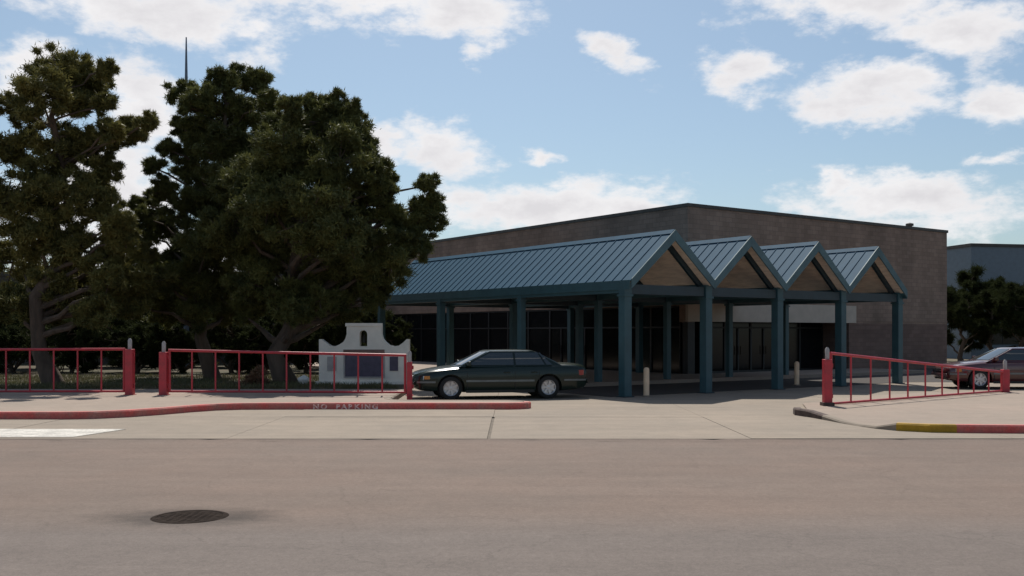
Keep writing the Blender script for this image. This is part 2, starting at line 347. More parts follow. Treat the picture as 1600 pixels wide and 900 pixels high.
def offset(path, d):
    out = []
    for i, p in enumerate(path):
        a = Vector(path[max(i-1, 0)][:2]); b = Vector(path[min(i+1, len(path)-1)][:2]); t = (b-a).normalized()
        out.append((p[0]-t.y*d, p[1]+t.x*d))
    return out
def kerb(name, path, hts, m, parent=None, w=.16):
    """kerb swept along path; the paved side lies to the left of travel"""
    a = offset(path, 0); b = offset(path, .025); c = offset(path, w); vs = []; fs = []
    for i in range(len(path)):
        h = hts[i] if hasattr(hts, '__len__') else hts
        vs += [(a[i][0], a[i][1], -.028), (a[i][0], a[i][1], max(0.005, h-.03)), (b[i][0], b[i][1], h), (c[i][0], c[i][1], h), (c[i][0], c[i][1], -.028)]
    for i in range(len(path)-1):
        for k in range(4): fs.append((i*5+k, (i+1)*5+k, (i+1)*5+k+1, i*5+k+1))
    n = len(path)-1
    fs += [(0,1,2,3,4), (n*5, n*5+4, n*5+3, n*5+2, n*5+1)]
    return tag(MB().add(vs, fs).build(name, m, parent), kind=None if parent else 'structure')

# left island: front path travelling to +X
kl = [(-45,21.3),(-9.6,21.3),(-9.0,21.42),(-8.4,21.85),(-7.9,22.5),(-7.5,23.2),(-7.05,23.75),(-6.5,24.0),(-5.5,24.05),(-.1,24.05),(.2,24.12),(.4,24.3),(.47,24.55)]
kr = [(.47,24.55),(.42,24.85),(.2,25.1),(-.1,25.25),(-2.6,25.3),(-3.0,25.45),(-3.15,25.8),(-3.2,30.2)]
tag(kerb('kerb', kl, .155, M['redkerb']), kind='structure')
kerb('kerb', kr, .15, M['concrete'])
inner = offset(kl, .163)[:-1] + offset(kr, .163)[1:]
poly = inner + [(-45, 30.2)]
tag(MB().prism(poly, -.2, .145).build('sidewalk', M['sidewalk']), kind='structure')
# lawn and planting ground behind the sidewalk
tag(MB().prism([(-3.2,30.203),(-3.6,33),(-6.2,40),(-12,54),(-20,66),(-120,66),(-120,30.203)], -.2, .155).build('lawn', M['lawn']), kind='structure')

# lettering on the red kerb face
kt = bpy.data.curves.new('kerb_lettering', 'FONT'); kt.body = 'NO  PARKING'; kt.size = .16; kt.extrude = .0015; kt.offset = .006; kt.space_character = 1.35; kt.align_x = 'CENTER'
ko = link('kerb_lettering', kt); dg = bpy.context.evaluated_depsgraph_get(); dg.update()
me = bpy.data.meshes.new_from_object(ko.evaluated_get(dg)); bpy.data.objects.remove(ko)
me.materials.clear(); me.materials.append(M['kerbwhite'])
kx = gx(540, 24.05)
xs = [v.co.x for v in me.vertices]; sx_ = 1.56/(max(xs)-min(xs)); cxx = (max(xs)+min(xs))/2
for v in me.vertices: v.co.x = (v.co.x-cxx)*sx_
ko = link('kerb_lettering', me, [o for o in bpy.data.objects if o.name == 'kerb'][0], (kx, 24.044, .012), (radians(90), 0, 0))

# right island
kq = [(gx(1600,30)+10,18.2),(14,18.2),(9.6,18.25)]
front = [(6.42,22.75),(6.36,22.4),(6.48,21.9),(6.6,21.2),(6.72,20.4),(6.85,19.75),(7.0,19.2),(7.25,18.8),(7.75,18.48),(9.6,18.27),(45,18.27)]
# parts of one right-hand kerb: dark nose, low ramp, yellow, then red
kerb('kerb', front[:4], [.15,.15,.15,.10], M['darkkerb'])
kerb('kerb', front[3:8], [.10,.045,.035,.05,.145], M['concrete'])
kerb('kerb', front[7:9]+[(8.22,18.40)], [.145,.15,.15], M['yellowkerb'])
kerb('kerb', [(8.22,18.398),(9.6,18.27),(45,18.27)], .15, M['redkerb'])
back = [(6.42,22.75),(6.55,23.2),(6.9,23.9),(7.3,25.6),(9.6,28.3),(12.5,30.4),(16,31.2),(45,31.2)]
fin = offset(front, .163)
bi = [(p[0]+.17, p[1]-.02) for p in back[1:-1]] + [(45, 31.0)]
tag(MB().prism(fin[1:] + bi[::-1], -.2, .035).build('sidewalk', M['sidewalk']), kind='structure')
# road marking, far left
tag(MB().prism([(-22,17.6),(-7.78,17.65),(-7.40,19.1),(-22,19.3)], .001, .006).build('crosswalk_marking', M['whitepaint']), kind='structure')
# second line of the crossing, near the camera side is outside the picture

# manhole: cover in a ring, in a worn dish of asphalt
mh = empty('manhole', (gx(297, 10.05), 10.05, -.006)); tag(mh, 'dark round manhole cover sunk in the brown road, nearest thing to the viewer', 'manhole cover')
MB().lathe([(.38,.0),(.36,.006),(.325,.006),(.325,.001)], 40).build('frame_ring', M['iron'], mh)
cv = MB().lathe([(.322,.001),(.318,.005),(.0001,.004)], 36)
for i in range(-4, 5):
    for j in range(-4, 5):
        if hypot(i, j) < 4.1: cv.box(i*.07-.02, i*.07+.02, j*.07-.02, j*.07+.02, .003, .007)
cv.build('cover', M['iron'], mh)

# ------------------------------------------------------------------ entrance canopy, in its own frame (x along the front, y away)
P1 = Vector((5.96, 30.6, 0)); TH = atan2(.578, .816)
EAVE = 3.42; APEX = 4.86; GW = 3.31; OV = .32
can = empty('entrance_canopy', P1, TH); tag(can, 'blue metal canopy of four gables on blue posts in front of the brown building', 'canopy')
slope = atan2(APEX-EAVE, GW/2); SL = hypot(APEX-EAVE, GW/2)
PW = .412
def panel_mesh():
    b = MB(); b.box(0, SL+.10, .003, PW-.003, 0, .022)       # local x down the slope
    b.box(0, SL+.10, -.012, .012, .0, .042)
    return b.mesh('roof_panel', M['bluemetal'])
pm = panel_mesh()
def cyl_mesh(): pass
lines = [-GW, 0, GW, 2*GW, 3*GW]
LEN = [15.1, 15.1, 15.1, 7.97]
for k in range(4):
    t0 = lines[k]; tc_ = t0+GW/2; ln = LEN[k]
    d = MB()
    zt = .045/cos(slope)
    sec = [(t0+.01, EAVE-.005-zt), (tc_, APEX-.005-zt), (t0+GW-.01, EAVE-.005-zt), (t0+GW-.01, EAVE-.07-zt), (tc_, APEX-.07-zt), (t0+.01, EAVE-.07-zt)]
    vs = [(x, y, z) for y in (-OV+.06, ln) for x, z in sec]
    fs = [(0,1,4,5),(1,2,3,4),(6,11,10,7),(7,10,9,8)] + [(i,6+i,6+(i+1)%6,(i+1)%6) for i in range(6)]
    roof = d.add(vs, fs).build('gable_roof', M['deck'], can)
    n = int(math.ceil((ln+OV)/PW)); pw = (ln+OV)/n
    for i in range(n):
        y = -OV + i*pw
        for sgn in (-1, 1):
            o = link('roof_panel', pm, roof); o.scale = (1, pw/PW, 1)
            # down-slope direction along -x or +x
            Rm = Matrix(((sgn*cos(slope), 0, sin(slope)*sgn), (0, 1, 0), (-sin(slope), 0, cos(slope))))
            ax = Vector((sgn*cos(slope), 0, -sin(slope))); az_ = Vector((sgn*sin(slope), 0, cos(slope))); ay = Vector((0, 1, 0))
            if sgn < 0: ay = Vector((0, -1, 0))
            mt = Matrix((ax, ay, az_)).transposed().to_4x4()
            off = Vector((tc_, y if sgn > 0 else y+pw, APEX)) - az_*.022
            o.matrix_local = Matrix.Translation(off) @ mt @ Matrix.Diagonal((1 if (k == 0 and sgn < 0) else (SL-.02)/(SL+.10), pw/PW, 1, 1))
    rc = MB().add([(tc_-.14, y, APEX-.095+.012) for y in (-OV-.01, ln)] + [(tc_, y, APEX+.05) for y in (-OV-.01, ln)] + [(tc_+.14, y, APEX-.095+.012) for y in (-OV-.01, ln)] , [(0,1,3,2),(2,3,5,4),(0,2,4),(1,5,3),(0,4,5,1)])
    rc.build('ridge_cap', M['bluemetal'], roof)
    # gable fascia boards at the front (and at the far end for the long ones)
    for ye in ([-OV-.05] + ([ln+.012] if k < 3 else [])):
        for sgn in (-1, 1):
            xe = tc_+sgn*(GW/2-.004); dz = .30
            xe2 = xe+sgn*(.07 if (k == 0 and sgn < 0) or (k == 3 and sgn > 0) else 0); ze = EAVE-(abs(xe2-tc_)-GW/2)*math.tan(slope)
            y0, y1 = ye, ye+.04
            dz = .24; xa = tc_+sgn*.002
            vs = [(xa,y0,APEX+.03),(xe2,y0,ze+.03),(xe2,y0,ze-dz),(xa,y0,APEX-dz-.05)]; vs += [(x, y1, z) for x, _, z in vs]
            MB().add(vs, [(0,1,2,3),(7,6,5,4),(0,4,5,1),(1,5,6,2),(2,6,7,3),(3,7,4,0)]).build('gable_fascia', M['bluetrim'], can)
    # rafters / frames seen inside the gables
    sy = .12; ys = []
    while sy < ln-.2: ys.append(sy); sy += 2.55
    for y in ys:
        for sgn in (-1, 1):
            a = (tc_+sgn*(GW/2-.03), y, EAVE-.21); b = (tc_+sgn*.012, y, APEX-.24)
            MB().bar(a, b, .10, .17, (0, 0, 1)).build('rafter', M['bluedark'], can)
    # tie beams
    for y in (0, 5.1) + ((10.2, 14.95) if k < 3 else ()):
        w = .17
        MB().box(t0+.165, t0+GW-.165, y-w/2, y+w/2, EAVE-.45, EAVE-.17).build('tie_beam', M['bluedark'], can)
# eave beams along the valleys
for i, t in enumerate(lines):
    ln = 15.05 if i < 4 else 7.95
    MB().box(t-.09, t+.09, .155, ln, EAVE-.42, EAVE-.085).build('eave_beam', M['bluecol'], can)
    if i in (0,):
        MB().box(t-.135, t-.095, -OV, 15.1, EAVE-.33, EAVE-.062).build('eave_fascia', M['bluecol'], can)
MB().box(9.93+.095, 9.93+.14, -OV, 7.95, EAVE-.33, EAVE-.062).build('eave_fascia', M['bluecol'], can)
def column(t, s, w, m):
    c = MB().box(t-w/2, t+w/2, s-w/2, s+w/2, -.02, EAVE-.11).build('post', m, can, bevel=.015)
    MB().box(t-w/2-.05, t+w/2+.05, s-w/2-.05, s+w/2+.05, .0, .03).build('base_plate', M['bluedark'], c)
    MB().box(t-w/2-.03, t+w/2+.03, s-w/2-.03, s+w/2+.03, EAVE-.52, EAVE-.46).build('collar', m, c)
for i, t in enumerate(lines):
    column(t, 0, .275, M['bluecol']); column(t, 5.1, .21, M['bluecol'])
    if i < 4:
        column(t, 10.2, .24, M['bluecol']); column(t, 14.9, .24, M['bluecol'])
MB().box(2*GW+.1, 7.29, 7.99, 15.1, EAVE-.10, EAVE+.0).build('sun_block_strip', M['bluedark'], can)  # added strip, closes the roof gap so sun does not leak through

# ------------------------------------------------------------------ main building, same frame
bld = empty('school_building', P1, TH); tag(bld, 'large flat roofed brown block building behind the blue canopy', 'building')
T0, T1, S0, S1, ZT = 7.31, 26.4, 8.0, 52.0, 7.1
OPL, OPR = 7.72, 18.1                       # entrance opening in the right wall
LW0, LW1 = 8.5, 44.5                        # glazed stretch of the left wall
w = MB(); th = .3
w.box(T0, T1, S0, S0+th, 3.1, ZT); w.box(T0, OPL, S0, S0+th, 2.3, 3.1); w.box(OPL, OPR, S0+.1, S0+th, 2.4, 3.1)
w.box(T1-th, T1, S0+th, S1, 0, ZT); w.box(T0, T1, S1, S1+th, 0, ZT)
w.box(T0, T0+th, S0+th, S1, 3.0, ZT); w.box(T0, T0+th, S0+th, LW0, 2.3, 3.0); w.box(T0, T0+th, LW1, S1, 0, 3.0)
w.build('wall', M['brickwall'], bld)
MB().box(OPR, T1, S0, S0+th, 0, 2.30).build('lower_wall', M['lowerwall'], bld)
MB().box(T0, OPL, S0, S0+th, 0, 2.30).build('lower_wall', M['mullion'], bld)  # pier in the frame colour: canopy shade put into its tone
MB().box(OPR, T1, S0, S0+th, 2.30, 3.1).build('upper_wall', M['brickwall'], bld)
MB().box(OPR+.6, T1+.02, S0-.02, S0+.02, 2.38, 2.45).build('string_course', M['brickwall'], bld)
MB().box(T0-.03, OPR+.5, S0-.05, S0+.098, 2.32, 3.14).build('pale_band', M['band'], bld)  # paler strip standing proud across the entrance head
for (a, b, c, d) in ((T0-.05, T1+.05, S0-.05, S0+.34), (T0-.05, T0+.34, S0+.34, S1), (T1-.34, T1+.05, S0+.34, S1)):
    MB().box(a, b, c, d, ZT, ZT+.14).build('parapet_coping', M['coping'], bld)
MB().box(T0+th, T1-th, S0+th, S1, ZT-.5, ZT-.4).build('flat_roof', M['roofgravel'], bld)
vt = MB().lathe([(.13,0),(.13,.78),(.2,.78),(.2,.90),(.0001,.96)], 12, c=(24.9, S0+1.2, ZT-.4)); vt.build('roof_vent', M['coping'], bld)
MB().box(20.5, 22.2, 20, 21.7, ZT-.4, ZT+.0).build('roof_unit', M['coping'], bld)
# recessed entrance: side walls, soffit, glazed front with doors
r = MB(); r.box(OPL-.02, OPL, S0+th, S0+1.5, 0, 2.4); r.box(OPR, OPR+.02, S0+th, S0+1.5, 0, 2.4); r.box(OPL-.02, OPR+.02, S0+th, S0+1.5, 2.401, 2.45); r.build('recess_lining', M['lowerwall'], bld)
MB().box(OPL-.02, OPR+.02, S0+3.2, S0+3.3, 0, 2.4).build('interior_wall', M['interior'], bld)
def glazing(x0, x1, n, front, along_y=False, ztop=2.4, doors=()):
    """front = coordinate of the plane; n bays"""
    wd = (x1-x0)/n
    for i in range(n):
        a, b = x0+i*wd, x0+(i+1)*wd
        def bx(mb, p, q, d0, d1, z0, z1):
            return mb.box(d0+front, d1+front, p, q, z0, z1) if along_y else mb.box(p, q, front+d0, front+d1, z0, z1)
        fr = MB()
        bx(fr, a, a+.05, 0, .12, .02, ztop); bx(fr, b-.05, b, 0, .12, .02, ztop)
        bx(fr, a+.05, b-.05, 0, .12, .02, .14); bx(fr, a+.05, b-.05, 0, .12, ztop-.07, ztop); bx(fr, a+.05, b-.05, 0, .12, 2.05, 2.12)
        isd = i in doors
        if isd: bx(fr, (a+b)/2-.04, (a+b)/2+.04, 0, .12, .14, 2.05)
        f = fr.build('door' if isd else 'window', M['mullion'], bld)
        p = MB(); bx(p, a+.05, b-.05, .05, .065, .14, 2.05); p.build('pane', M['glass_dark'], f)
        p = MB(); bx(p, a+.05, b-.05, .05, .065, 2.12, ztop-.07); p.build('pane', M['glass_dark'], f)
        if isd:
            h = MB()
            for sx2 in (-.09, .09): bx(h, (a+b)/2+sx2-.012, (a+b)/2+sx2+.012, -.06, -.03, .85, 1.25)
            h.build('push_bar', M['iron'], f)
glazing(OPL, OPR, 6, S0+1.5, False, 2.4, doors=(2, 3))
glazing(LW0, LW1, 20, T0+.06, True, 3.0, doors=(3, 4))
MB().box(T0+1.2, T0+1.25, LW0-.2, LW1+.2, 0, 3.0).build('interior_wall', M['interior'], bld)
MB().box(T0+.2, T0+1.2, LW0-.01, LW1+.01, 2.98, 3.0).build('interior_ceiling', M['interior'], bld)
# raised walk under the canopy along both walls
def loc2w(t, s): return (P1.x+t*cos(TH)-s*sin(TH), P1.y+t*sin(TH)+s*cos(TH))
wk = [loc2w(*p) for p in ((4.4,4.75),(26.4,4.75),(26.4,10.2),(12,10.2),(7.6,30),(4.4,30))]
tag(MB().prism([loc2w(*p) for p in ((-3.6,.25),(10.4,.25),(10.4,4.69),(-3.6,4.69))], -.02, .010).build('painted_shade_lane', M['asphalt_and_shade']), kind='structure')  # drop-off lane, its colour darkened to deepen the canopy shade
tag(MB().prism([loc2w(*p) for p in ((-1.2,4.7),(19.2,4.7),(19.2,7.99),(7.30,7.99),(7.30,32),(-1.2,32))], -.2, .14).build('walkway', M['sidewalk']), kind='structure')

# ------------------------------------------------------------------ bollards by the canopy
def bollard(x, y, label):
    b = empty('bollard', (x, y, 0)); tag(b, label, 'bollard', 'tan bollards by the canopy')
    MB().lathe([(.0001,-.02),(.085,-.02),(.085,.76),(.075,.81),(.045,.84),(.0001,.85)], 16).build('post', M['tan_post'], b, smooth=40)
    MB().lathe([(.13,0),(.13,.03),(.086,.04)], 16).build('base', M['concrete'], b)
bollard(gx(1010, 28.9), 28.9, 'tan bollard standing between the two nearest canopy posts, larger of the two')
bollard(gx(1245, 34.9), 34.9, 'tan bollard farther right between canopy posts, smaller of the two')

# ------------------------------------------------------------------ gates and posts
def gate_post(x, y, h, label, w=.21, group='red gate posts'):
    p = empty('gate_post', (x, y, .14)); tag(p, label, 'gate post', group)
    MB().box(-w/2, w/2, -w/2, w/2, -.3, h-.30).build('shaft', M['red'], p, bevel=.012)
    MB().tube([(0,0,h-.30),(0,0,h-.05),(0,0,h)], [.055,.055,.02], 10).build('cap', M['capgrey'], p, smooth=40)
    MB().box(-w/2-.03, w/2+.03, -w/2-.03, w/2+.03, .0, .02).build('base_plate', M['red'], p)
    for z in (.25, h-.45):
        MB().tube([(w/2+.02,-.02,z-.05),(w/2+.02,-.02,z+.05)], .022, 8).build('hinge', M['red'], p)
    return p
def gate(a, b, h0, h1, step, label, z0=.14, lift=.10, group='red tubular barrier gates'):
    g = empty('barrier_gate', (a[0], a[1], z0)); tag(g, label, 'gate', group)
    d = Vector((b[0]-a[0], b[1]-a[1], 0)); ln = d.length; u = d.normalized()
    g.rotation_euler = (0, 0, atan2(u.y, u.x))
    MB().tube([(0,0,h0),(ln,0,h1)], .038, 10).build('top_rail', M['red'], g, smooth=50)
    MB().tube([(0,0,lift),(ln,0,lift)], .03, 8).build('bottom_rail', M['red'], g, smooth=50)
    n = max(2, round(ln/step))
    for i in range(n+1):
        x = ln*i/n; h = h0+(h1-h0)*i/n
        x = min(max(x, .03), ln-.03)
        MB().tube([(x,0,lift),(x,0,h)], .024 if 0 < i < n else .036, 8, cap=False).build('baluster', M['red'], g, smooth=50)
    return g
yL = 27.4
gate_post(gx(203,yL), yL, 1.56, 'red post with grey cap at the left of the gap, left neighbour of another')
gate_post(gx(256,yL), yL, 1.48, 'red post with grey cap where the long left gate begins, right of the gap')
gate_post(gx(640,27.0), 27.0, 1.22, 'dark red short post at the nose of the green sedan', w=.14)
gate((gx(256,yL)+.13, yL), (gx(640,27.0)-.09, 27.0), 1.23, 1.10, .66, 'long red barrier gate in front of the white sign and pine trees')
gate((-17.2, yL), (gx(203,yL)-.13, yL), 1.24, 1.26, .66, 'red barrier gate at the far left edge under the pines')
gate_post(-17.35, yL, 1.5, 'red post with grey cap beyond the left end of the left gate')
PR = Vector((7.85, 24.8)); DR = Vector((12.95-7.85, 28.8-24.8)).normalized()
pe = PR+DR*9.2
gp = gate_post(PR.x, PR.y, 1.46, 'red post with grey cap beside the driveway where the right gate begins', w=.2); gp.location.z = .03
MB().box(-.14,.14,-.14,.14,-.01,.09).build('footing', M['darkkerb'], gp)
gate(tuple(PR+DR*.13), tuple(pe-DR*.12), 1.31, .62, .86, 'red tapering barrier gate on the bright sidewalk at right', z0=.03, lift=.05)
gp = gate_post(pe.x, pe.y, 1.0, 'red post at the far right end of the tapering gate', w=.2); gp.location.z = .03

# ------------------------------------------------------------------ mission style sign
sg = empty('mission_sign', (gx(568.5,33), 33, .15)); tag(sg, 'white mission style sign wall with bell tower and dark board', 'sign')
k_ = 33/FPX
def sp(x, y): return ((x-568.5)*k_, 1.70+(520-y)*k_)
prof = [(500,600),(500,530),(504,530),(510,535),(517,540),(525,541),(532,538),(538,534),(541,529),(543,522),(543,508),(597,508),(597,522),(599,529),(603,534),(609,539),(616,541),(624,540),(631,535),(636,530),(640,530),(640,600)]
P = [sp(*p) for p in prof]; P[0] = (P[0][0], -.05); P[-1] = (P[-1][0], -.05)
bm = bmesh.new(); fv = [bm.verts.new((x, -.18, z)) for x, z in P]; fc = bm.faces.new(fv)
ex = bmesh.ops.extrude_face_region(bm, geom=[fc]); bmesh.ops.translate(bm, vec=(0, .36, 0), verts=[v for v in ex['geom'] if isinstance(v, bmesh.types.BMVert)])
bmesh.ops.recalc_face_normals(bm, faces=bm.faces); me = bpy.data.meshes.new('sign_wall'); bm.to_mesh(me); bm.free(); me.materials.append(M['signwhite'])
wallo = link('sign_wall', me, sg)
# arched niche cut right through the tower
cm = MB(); (nx0, nz0) = sp(563, 541); (nx1, nz1) = sp(575, 516); nr = (nx1-nx0)/2
arch = [(nx0,nz0),(nx1,nz0)] + [((nx0+nx1)/2+nr*cos(a), nz1-nr+nr*sin(a)) for a in [pi*i/8 for i in range(9)]]
n = len(arch); cm.add([(x,-.3,z) for x, z in arch]+[(x,.3,z) for x, z in arch], [tuple(range(n)), tuple(range(n,2*n))[::-1]]+[(i,(i+1)%n,n+(i+1)%n,n+i) for i in range(n)])
def bool_apply(o, cutters):
    for c in cutters:
        md = o.modifiers.new('b', 'BOOLEAN'); md.operation = 'DIFFERENCE'; md.object = c; md.solver = 'EXACT'
    dg = bpy.context.evaluated_depsgraph_get(); dg.update()
    nm = bpy.data.meshes.new_from_object(o.evaluated_get(dg)); o.modifiers.clear(); old = o.data; o.data = nm; nm.name = old.name
    for c in cutters: bpy.data.objects.remove(c)
ct = cm.build('cutter', M['signwhite'], sg); bool_apply(wallo, [ct])
MB().lathe([(.0001,0),(.085,0),(.09,.02),(.06,.10),(.05,.2),(.03,.25),(.0001,.26)], 14, c=((nx0+nx1)/2, 0, nz0+.12)).build('bell', M['bell'], sg, smooth=40)
MB().tube([((nx0+nx1)/2,0,nz0+.36),((nx0+nx1)/2,0,nz1-.005)], .012, 6).build('bell_hanger', M['bell'], sg)
def sbox(name, x0, y0, x1, y1, d, m, par=sg, f=-.18):
    a = sp(x0, y1); b = sp(x1, y0); return MB().box(a[0], b[0], f-d, f+.01, a[1], b[1]).build(name, m, par, bevel=.006)
sbox('cornice', 541, 505, 599, 510, .03, M['signwhite'])
sbox('trim', 538, 546, 602, 553, .03, M['signbrown'])
sb_ = sbox('sign_board', 541, 554, 600, 588, .025, M['signdark'])
sbox('board_frame', 538.5, 553.2, 540.8, 590, .04, M['capgrey']); sbox('board_frame', 600.2, 553.2, 602.5, 590, .04, M['capgrey'])
sbox('board_frame', 540.8, 588.2, 600.2, 590.2, .04, M['capgrey'])
sbox('side_board', 513, 557, 527, 579, .025, M['capgrey']); sbox('side_board', 610, 557, 623, 579, .025, M['signdark'])
MB().box(-1.56, 1.56, -.26, .26, -.15, .10).build('footing', M['signwhite'], sg)

# ------------------------------------------------------------------ cars
def lerp(a, b, t): return a+(b-a)*t
def make_car(loc, rz, paint, label):
    car = empty('parked_car', loc, rz); tag(car, label, 'car', 'cars parked by the school')
    ST = [(-2.44,.70,.42,.74,.80),(-2.42,.79,.34,.82,.885),(-2.34,.845,.28,.875,.945),(-2.1,.875,.245,.90,.975),(-1.75,.892,.22,.905,.985),(-1.3,.90,.20,.905,.975),
          (-.6,.905,.19,.90,.96),(0,.905,.19,.89,.95),(.6,.90,.19,.88,.945),(1.05,.895,.20,.865,.94),(1.4,.89,.205,.84,.91),(1.8,.875,.22,.80,.865),(2.1,.855,.24,.755,.81),
          (2.3,.81,.27,.70,.755),(2.42,.74,.31,.64,.70),(2.47,.62,.36,.58,.64)]
    vs = []; fs = []
    for (x, w_, zb, zs, zt) in ST:
        h = [(0,zb),(.80*w_,zb),(.94*w_,zb+.04),(.975*w_,zb+.14),(1.0*w_,lerp(zb,zs,.42)),(1.0*w_,lerp(zb,zs,.70)),(.985*w_,lerp(zb,zs,.88)),(.955*w_,zs),(.88*w_,lerp(zs,zt,.6)),(.70*w_,lerp(zs,zt,.93)),(.35*w_,zt+.006),(0,zt+.012)]
        ring = [(x, y, z) for y, z in h] + [(x, -y, z) for y, z in h[-2:0:-1]]
        vs += ring
    R_ = 22
    for i in range(len(ST)-1):
        for k in range(R_): fs.append((i*R_+k, i*R_+(k+1)%R_, (i+1)*R_+(k+1)%R_, (i+1)*R_+k))
    fs += [tuple(range(R_))[::-1], tuple(range((len(ST)-1)*R_, len(ST)*R_))]
    body = MB().add(vs, fs).build('body', paint, car)
    AX = (1.47, -1.30); cuts = []
    for ax in AX:
        for s_ in (-1, 1):
            cuts.append(MB().lathe([(.0001,s_*.58),(.375,s_*.58),(.385,s_*1.1),(.0001,s_*1.1)], 28, 'y', (ax, 0, .325)).build('cutter', paint, car))
    for c in cuts:
        bm = bmesh.new(); bm.from_mesh(c.data); bmesh.ops.remove_doubles(bm, verts=bm.verts, dist=.001); bmesh.ops.recalc_face_normals(bm, faces=bm.faces); bm.to_mesh(c.data); bm.free()
    bool_apply(body, cuts); body.data.shade_smooth(); body.data.set_sharp_from_angle(angle=radians(38))
    # cabin
    ZB, ZR = .90, 1.335
    xf = lambda h: lerp(1.40, .50, h) ; xr = lambda h: lerp(-1.88, -1.02, h)
    hw = lambda h: lerp(.835, .615, h) + .045*sin(pi*h)*.6
    vs = []; fs = []; HS = [0, .2, .4, .6, .8, .93, 1.0, 1.045]; NF = 8; NS = 8
    ringn = None
    for h in HS:
        hh = min(h, 1); w_ = hw(hh); z = lerp(ZB, ZR, hh); f_, r_ = xf(hh), xr(hh)
        if h > 1: w_ *= .88; z = ZR+.022; f_ -= .08; r_ += .08
        ring = []
        for i in range(NF+1):
            y = -w_+2*w_*i/NF; ring.append((f_-.16*(y/w_)**2, y, z))
        for i in range(1, NS): x = lerp(f_-.16, r_+.13, i/NS); ring.append((x, w_, z))
        for i in range(NF+1):
            y = w_-2*w_*i/NF; ring.append((r_+.13*(y/w_)**2, y, z))
        for i in range(1, NS): x = lerp(r_+.13, f_-.16, i/NS); ring.append((x, -w_, z))
        ringn = len(ring); vs += ring
    for j in range(len(HS)-1):
        for k in range(ringn): fs.append((j*ringn+k, j*ringn+(k+1)%ringn, (j+1)*ringn+(k+1)%ringn, (j+1)*ringn+k))
    nb = (len(HS)-1)*ringn; vs.append((-.41, 0, ZR+.045)); c_ = len(vs)-1
    for k in range(ringn): fs.append((nb+k, nb+(k+1)%ringn, c_))
    MB().add(vs, fs).build('roof', paint, car, smooth=35)
    def patch(name, fn, nu, nv, m, off, smooth=60, th_=.004):
        """thin curved plate; fn(u, v)->point, off outward vector"""
        g = [[Vector(fn(i/nu, j/nv)) for i in range(nu+1)] for j in range(nv+1)]
        off = Vector(off); V = [p+off for r0 in g for p in r0] + [p-off*.5 for r0 in g for p in r0]; F = []; Nn = (nu+1)*(nv+1)
        for j in range(nv):
            for i in range(nu):
                a = j*(nu+1)+i; F.append((a, a+1, a+nu+2, a+nu+1)); F.append((Nn+a, Nn+a+nu+1, Nn+a+nu+2, Nn+a+1))
        edge = [i for i in range(nu+1)] + [j*(nu+1)+nu for j in range(1, nv+1)] + [nv*(nu+1)+i for i in range(nu-1, -1, -1)] + [j*(nu+1) for j in range(nv-1, 0, -1)]
        for a, b in zip(edge, edge[1:]+edge[:1]): F.append((a, Nn+a, Nn+b, b))
        return MB().add(V, F).build(name, m, car, smooth=smooth)
    def wf(u, v):
        h = lerp(.12, .93, v); w_ = hw(h)*.93; y = -w_+2*w_*u; return (xf(h)-.16*(y/hw(h))**2, y, lerp(ZB, ZR, h))
    patch('windshield', wf, 8, 6, M['carglass'], (.010, 0, .010))
    def wr(u, v):
        h = lerp(.14, .93, v); w_ = hw(h)*.90; y = -w_+2*w_*u; return (xr(h)+.13*(y/hw(h))**2, y, lerp(ZB, ZR, h))
    patch('rear_window', wr, 8, 6, M['carglass'], (-.010, 0, .010))
    for s_ in (-1, 1):
        def side(xa, xb):
            def f(u, v):
                h = lerp(.12, .90, v); x = lerp(xa(h), xb(h), u); return (x, s_*hw(h), lerp(ZB, ZR, h))
            return f
        fa = lambda h: xf(h)-.16-.09; 
        patch('side_window', side(fa, lambda h: -.30), 6, 6, M['carglass'], (0, s_*.018, .002))
        patch('side_window', side(lambda h: -.36, lambda h: lerp(-1.22, -.98, h)), 6, 6, M['carglass'], (0, s_*.018, .002))
        patch('quarter_window', side(lambda h: lerp(-1.27, -1.03, h), lambda h: lerp(-1.50, -1.05, h**.8)-.0), 2, 6, M['carglass'], (0, s_*.018, .002))
        # chrome sill line, side moulding, handles, door seams, mirror
        def bs(x):  # half width of the body at x
            for a, b in zip(ST, ST[1:]):
                if a[0] <= x <= b[0]: t = (x-a[0])/(b[0]-a[0]); return lerp(a[1], b[1], t)
            return .8
        def strip(name, x0, x1, z0, z1, out, m, n=12):
            V = []; F = []
            for i in range(n+1):
                x = lerp(x0, x1, i/n); y = bs(x)
                V += [(x, s_*(y-.02), z0), (x, s_*(y+out), z0), (x, s_*(y+out), z1), (x, s_*(y-.02), z1)]
            for i in range(n):
                for k in range(4): F.append((i*4+k, (i+1)*4+k, (i+1)*4+(k+1)%4, i*4+(k+1)%4))
            F += [(0,1,2,3), (n*4+3,n*4+2,n*4+1,n*4)]
            return MB().add(V, F).build(name, m, car)
        strip('side_moulding', -.88, 1.05, .49, .545, .012, M['trimgrey'])
        strip('rocker_panel', -.88, 1.05, .19, .27, -.008, M['blackplastic'])
        strip('bumper_moulding', 1.90, 2.40, .47, .52, .014, M['trimgrey'], 6)
        strip('bumper_moulding', -2.40, -1.74, .50, .55, .014, M['trimgrey'], 6)
        for xs_, zt_ in ((1.02, .84), (-.33, .87), (-1.02, .88)):
            y = bs(xs_); MB().box(xs_-.006, xs_+.006, min(s_*(y-.03), s_*(y+.0025)), max(s_*(y-.03), s_*(y+.0025)), .30, zt_-.10).build('door_seam', M['blackplastic'], car)
        for xs_ in (-.10, -.88):
            y = bs(xs_); MB().box(xs_-.09, xs_+.09, min(s_*(y-.02), s_*(y+.025)), max(s_*(y-.02), s_*(y+.025)), .735, .77).build('door_handle', paint, car, bevel=.01)
